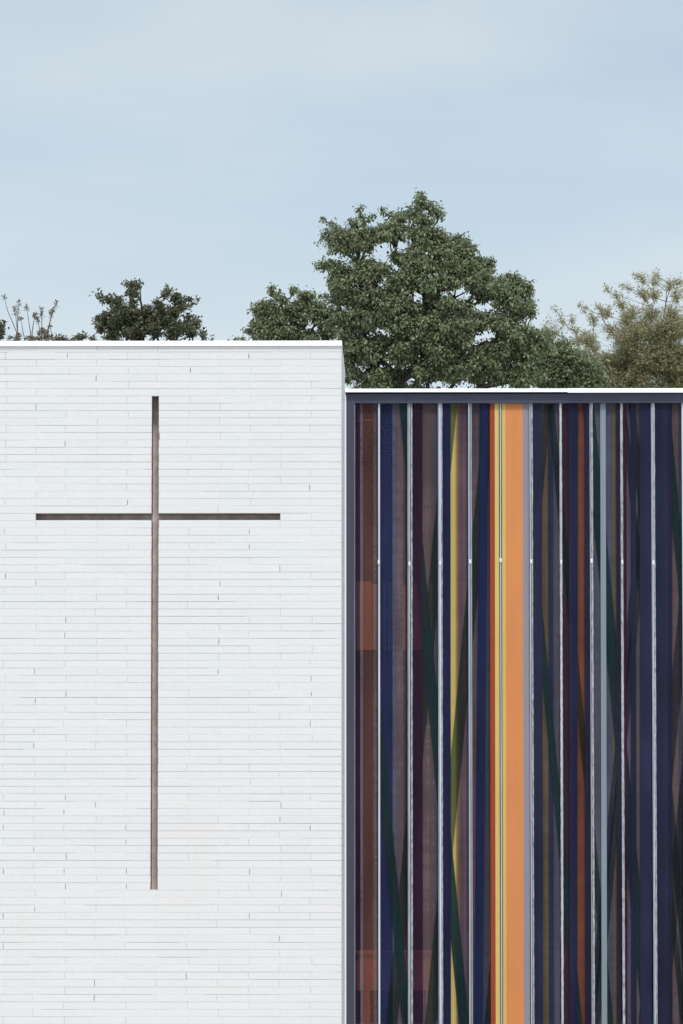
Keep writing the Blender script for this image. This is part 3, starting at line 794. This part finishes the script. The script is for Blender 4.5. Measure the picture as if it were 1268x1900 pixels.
small_lobes = [(505,531,8,4),(502,541,4,5),(515,548,7,7),(526,557,7,7),(489,565,6,8),(487,578,6,5),(503,577,8,6),(545,535,8,5),(560,545,10,8),(576,549,7,5),(550,566,17,11),(580,566,14,10),(598,561,10,5),
 (474,600,7,5),(492,596,14,10),(517,591,18,12),(556,592,20,13),(592,586,16,12),(618,592,12,11),(463,615,8,6),(482,620,18,11),(522,619,22,12),(570,619,22,12),(612,620,20,12),(437,629,9,3),
 (470,650,30,14),(530,652,34,16),(590,652,34,16),(500,690,34,18),(560,690,34,18)]
hw_small = [(525, 30, 530), (560, 60, 545), (600, 85, 550), (640, 100, 540), (700, 90, 545)]
tree('maple_tree', 'smaller bushy green tree directly left of the tallest tree, over the tower top', 45.0, 548, small_lobes, hw_small, LM_MAPLE, 23,
     leaf_px=6.2, dens=3.4, droop=.85, trunk_r=.14, fork_py=760, top_py=560, twig_len=1.04, fill=40, fill_r=(10, 18), fill_y=560, holes=[(540, 592, 6), (520, 540, 8)])

oak_lobes = [(255,598,12,9),(268,592,9,7),(240,592,12,9),(262,618,12,9),(300,588,10,8),(285,608,10,7),(330,605,12,8),(238,527,7,5),(250,532,7,8),(260,527,4,5),(246,545,10,8),(248,563,7,10),(181,545,6,4),(191,553,10,7),(205,556,11,8),(220,562,10,10),(215,577,14,9),(235,581,12,12),(195,590,8,6),(206,602,15,11),(230,605,16,11),
 (187,609,8,8),(175,625,6,8),(212,622,16,9),(245,620,13,9),(312,540,5,6),(305,547,6,4),(325,551,12,7),(345,558,13,6),(364,559,7,6),(340,569,11,6),(290,562,5,5),(300,574,11,10),(278,576,9,9),(262,587,7,8),
 (281,595,15,9),(309,599,13,10),(325,582,10,8),(351,590,9,5),(365,599,8,9),(346,606,17,8),(320,619,16,9),(290,618,12,7),(270,606,13,9),(355,619,11,7),(378,622,5,6),(390,630,5,2),
 (200,648,26,14),(250,650,26,14),(300,650,26,14),(350,650,26,14),(225,685,30,16),(280,690,34,16),(335,685,30,16)]
hw_oak = [(520, 14, 248), (545, 70, 270), (580, 85, 275), (620, 105, 280), (700, 100, 280)]
tree('oak_tree', 'dark dense tree with two lumpy tops above the white tower left of the cross', 52.0, 276, oak_lobes, hw_oak, LM_OAK, 31,
     leaf_px=5.6, dens=3.6, droop=.05, aspect=.62, trunk_r=.16, fork_py=740, top_py=590, up=.15, twig_len=1.04, fill=20, fill_r=(8, 13), fill_y=565, holes=[(264, 562, 11), (338, 592, 5), (266, 607, 4)])

olive_lobes = [(1184,512,9,6),(1193,520,8,8),(1215,508,6,6),(1216,522,9,9),(1246,527,13,8),(1262,522,8,8),(1258,545,12,12),(1129,538,9,4),(1142,546,9,5),(1163,532,9,6),(1190,545,14,12),(1215,546,13,11),(1152,563,14,8),(1110,567,6,5),
 (1118,580,8,7),(1075,567,6,5),(1082,573,5,6),(1029,575,8,5),(1040,588,7,6),(1059,590,6,7),(1098,592,8,12),(1126,578,12,9),(1014,605,7,5),(1008,612,5,4),(1046,598,6,5),(1066,612,10,5),(1075,630,12,7),(1130,608,15,9),(1160,590,14,10),(1172,578,20,13),(1208,578,22,15),(1248,578,20,16),
 (1182,612,22,14),(1222,612,22,14),(1256,612,18,16),(1150,630,18,10),(1100,640,18,10),(1075,655,18,9),(1290,560,20,18),(1300,600,24,20),(1325,640,24,20),
 (1120,668,26,13),(1160,660,24,14),(1200,655,24,14),(1240,655,24,14),(1270,665,24,16),(1110,695,26,13),(1150,698,26,13),(1195,695,26,13),(1240,698,26,13),(1285,700,26,16),(1130,735,34,16),(1200,735,34,16),(1270,735,34,16)]
hw_ol = [(500, 40, 1215), (540, 90, 1210), (580, 130, 1190), (620, 160, 1180), (660, 140, 1190), (760, 120, 1200)]
tree('locust_tree', 'airy olive brown tree with fine feathery leaves at the right edge', 66.0, 1234, olive_lobes, hw_ol, LM_OLIVE, 47,
     leaf_px=4.8, dens=1.9, droop=.25, aspect=.34, copies=2, trunk_r=.2, fork_py=720, bark=M_TWIG, twig_len=1.3, top_py=610, up=.1, twig_r=.6, limb_r=.005, even=True, fill=58, fill_y=600, fill_len=1.4, fill_r=(14, 24), holes=[(1133, 652, 10), (1090, 610, 8)])

mid_lobes = [(1030,634,16,8),(1046,640,14,8),(1016,650,14,10),(1040,660,20,10),(1075,672,16,8),(1010,690,18,10),(1045,690,22,12),(1085,695,22,10),(1110,706,18,8),(1030,712,26,10),(1075,715,26,10),(1120,720,20,8),(1045,745,34,14),(1100,748,30,14)]
hw_mid = [(630, 22, 1036), (660, 55, 1045), (700, 75, 1060), (760, 70, 1060)]
tree('bushy_tree', 'low mid green tree between the tallest tree and the airy olive tree', 48.0, 1060, mid_lobes, hw_mid, LM_MAPLE, 59,
     leaf_px=6.6, dens=4.0, droop=.5, trunk_r=.12, fork_py=790, top_py=680, twig_len=1.25, fill=30)

# far left: a leggy shrub with bare upright shoots, and the tips of two dark trees
edge_lobes = [(3,604,6,4),(7,601,4,4),(1,612,4,6),(0,622,5,6),(-12,600,10,8),(-30,590,16,10),(-20,615,18,12),(-45,620,20,14),(-15,645,22,14),(-50,660,24,16)]
tree('oak_tree', 'dark leafy tree tip just showing at the left photo edge', 50.0, -28, edge_lobes, [(580, 20, -28), (620, 40, -25), (680, 50, -25)], LM_OAK, 61,
     leaf_px=5.6, dens=5.0, droop=.05, aspect=.62, trunk_r=.1, fork_py=720, top_py=625, up=.15)
tip_lobes = [(104,630,6,3),(112,628,5,3),(120,631,5,3),(138,632,6,3),(147,627,5,3),(154,624,6,2),(160,624,3,2),(110,645,16,9),(145,645,16,9),(125,670,26,14)]
tree('oak_tree', 'tiny dark leaf tips peeping over the tower between the sprigs and the two lumpy tops', 51.0, 128, tip_lobes, [(622, 30, 130), (640, 40, 128), (700, 40, 128)], LM_OAK, 67,
     leaf_px=5.2, dens=4.0, droop=.05, aspect=.62, trunk_r=.08, fork_py=720, top_py=650, up=.15)

def sprig_shrub():
    Y = 40.0; s = (Y - CAM.y) / F_PX; rg = random.Random(5)
    root = thing('tall_shrub', (X(58, Y), Y, 0), 'leggy shrub with thin upright brownish shoots above the tower top left', 'shrub')
    st = MB(); Ps, Ds, Ns, Ls, Ws = [], [], [], [], []
    def P(px, py, dy=0):
        x, z = at(px, py, Y + dy); return Vector((x, Y + dy, z))
    base = Vector((X(58, Y), Y, 0))
    shoots = [((36, 628), (14, 575), (8, 551), .12), ((33, 630), (33, 590), (36, 560), .75), ((34, 628), (30, 590), (27, 572), .5), ((58, 625), (53, 590), (49, 569), .3), ((60, 615), (64, 590), (66, 583), .6),
              ((78, 625), (78, 590), (77, 573), .7), ((75, 625), (72, 600), (68, 590), .6), ((90, 612), (96, 585), (106, 561), .65), ((88, 615), (94, 592), (97, 577), .6), ((46, 630), (42, 610), (39, 590), .2), ((98, 622), (95, 614), (93, 606), .2)]
    for (a, b, c, cov) in shoots:
        dy = rg.uniform(-.5, .5)
        p = [base.lerp(P(a[0], a[1], dy), .0), base.lerp(P(a[0], a[1], dy), .6) + Vector((rg.uniform(-.1, .1), 0, 0)), P(*a, dy), P(*b, dy), P(*c, dy)]
        st.tube(p, [.03, .02, .009, .006, .003], 4)
        top, low = P(*c, dy), P(*b, dy)
        n = int(22 + 75 * cov)
        for _ in range(n):
            t = rg.random() ** 1.4 * max(cov, .16) * 1.6
            q = top.lerp(low, min(t, 1.0)) if t <= 1 else low.lerp(P(*a, dy), min(t - 1, 1))
            d = Vector((rg.gauss(0, .8), rg.gauss(0, .8), rg.gauss(.45, .5))).normalized()
            Ps.append(q + d * rg.uniform(0, 3) * s); Ds.append(d); Ns.append(Vector((rg.gauss(0, .5), rg.gauss(-.3, .5), 1)))
            l = rg.uniform(3.0, 6.0) * s; Ls.append(l); Ws.append(l * rg.uniform(.3, .45))
    for (cx, cy, rx, ry) in [(80, 622, 9, 11), (56, 630, 8, 5), (90, 628, 9, 6), (66, 632, 9, 4), (22, 630, 9, 4), (34, 628, 5, 8), (30, 645, 20, 10), (75, 648, 26, 12), (55, 690, 34, 24)]:
        for _ in range(int(rx * ry * 2.2)):
            d = Vector((rg.gauss(0, 1), rg.gauss(0, 1), rg.gauss(.2, 1))).normalized(); r = rg.random() ** .4
            c = P(cx, cy, rg.uniform(-.15, .15))
            Ps.append(c + Vector((d.x * rx * r, d.y * rx * r, d.z * ry * r)) * s); Ds.append((d + Vector((0, 0, .2))).normalized()); Ns.append(Vector((rg.gauss(0, .5), rg.gauss(-.3, .5), 1)))
            l = rg.uniform(3.5, 6.5) * s; Ls.append(l); Ws.append(l * .5)
    st.build('stems', M_TWIG, root)
    V, Fq = leaves_mesh(*[np.array([tuple(p) for p in A]) for A in (Ps, Ds, Ns)], np.array(Ls), np.array(Ws))
    build_mesh_np('foliage', V, Fq, LM_SPRIG, root)
sprig_shrub()
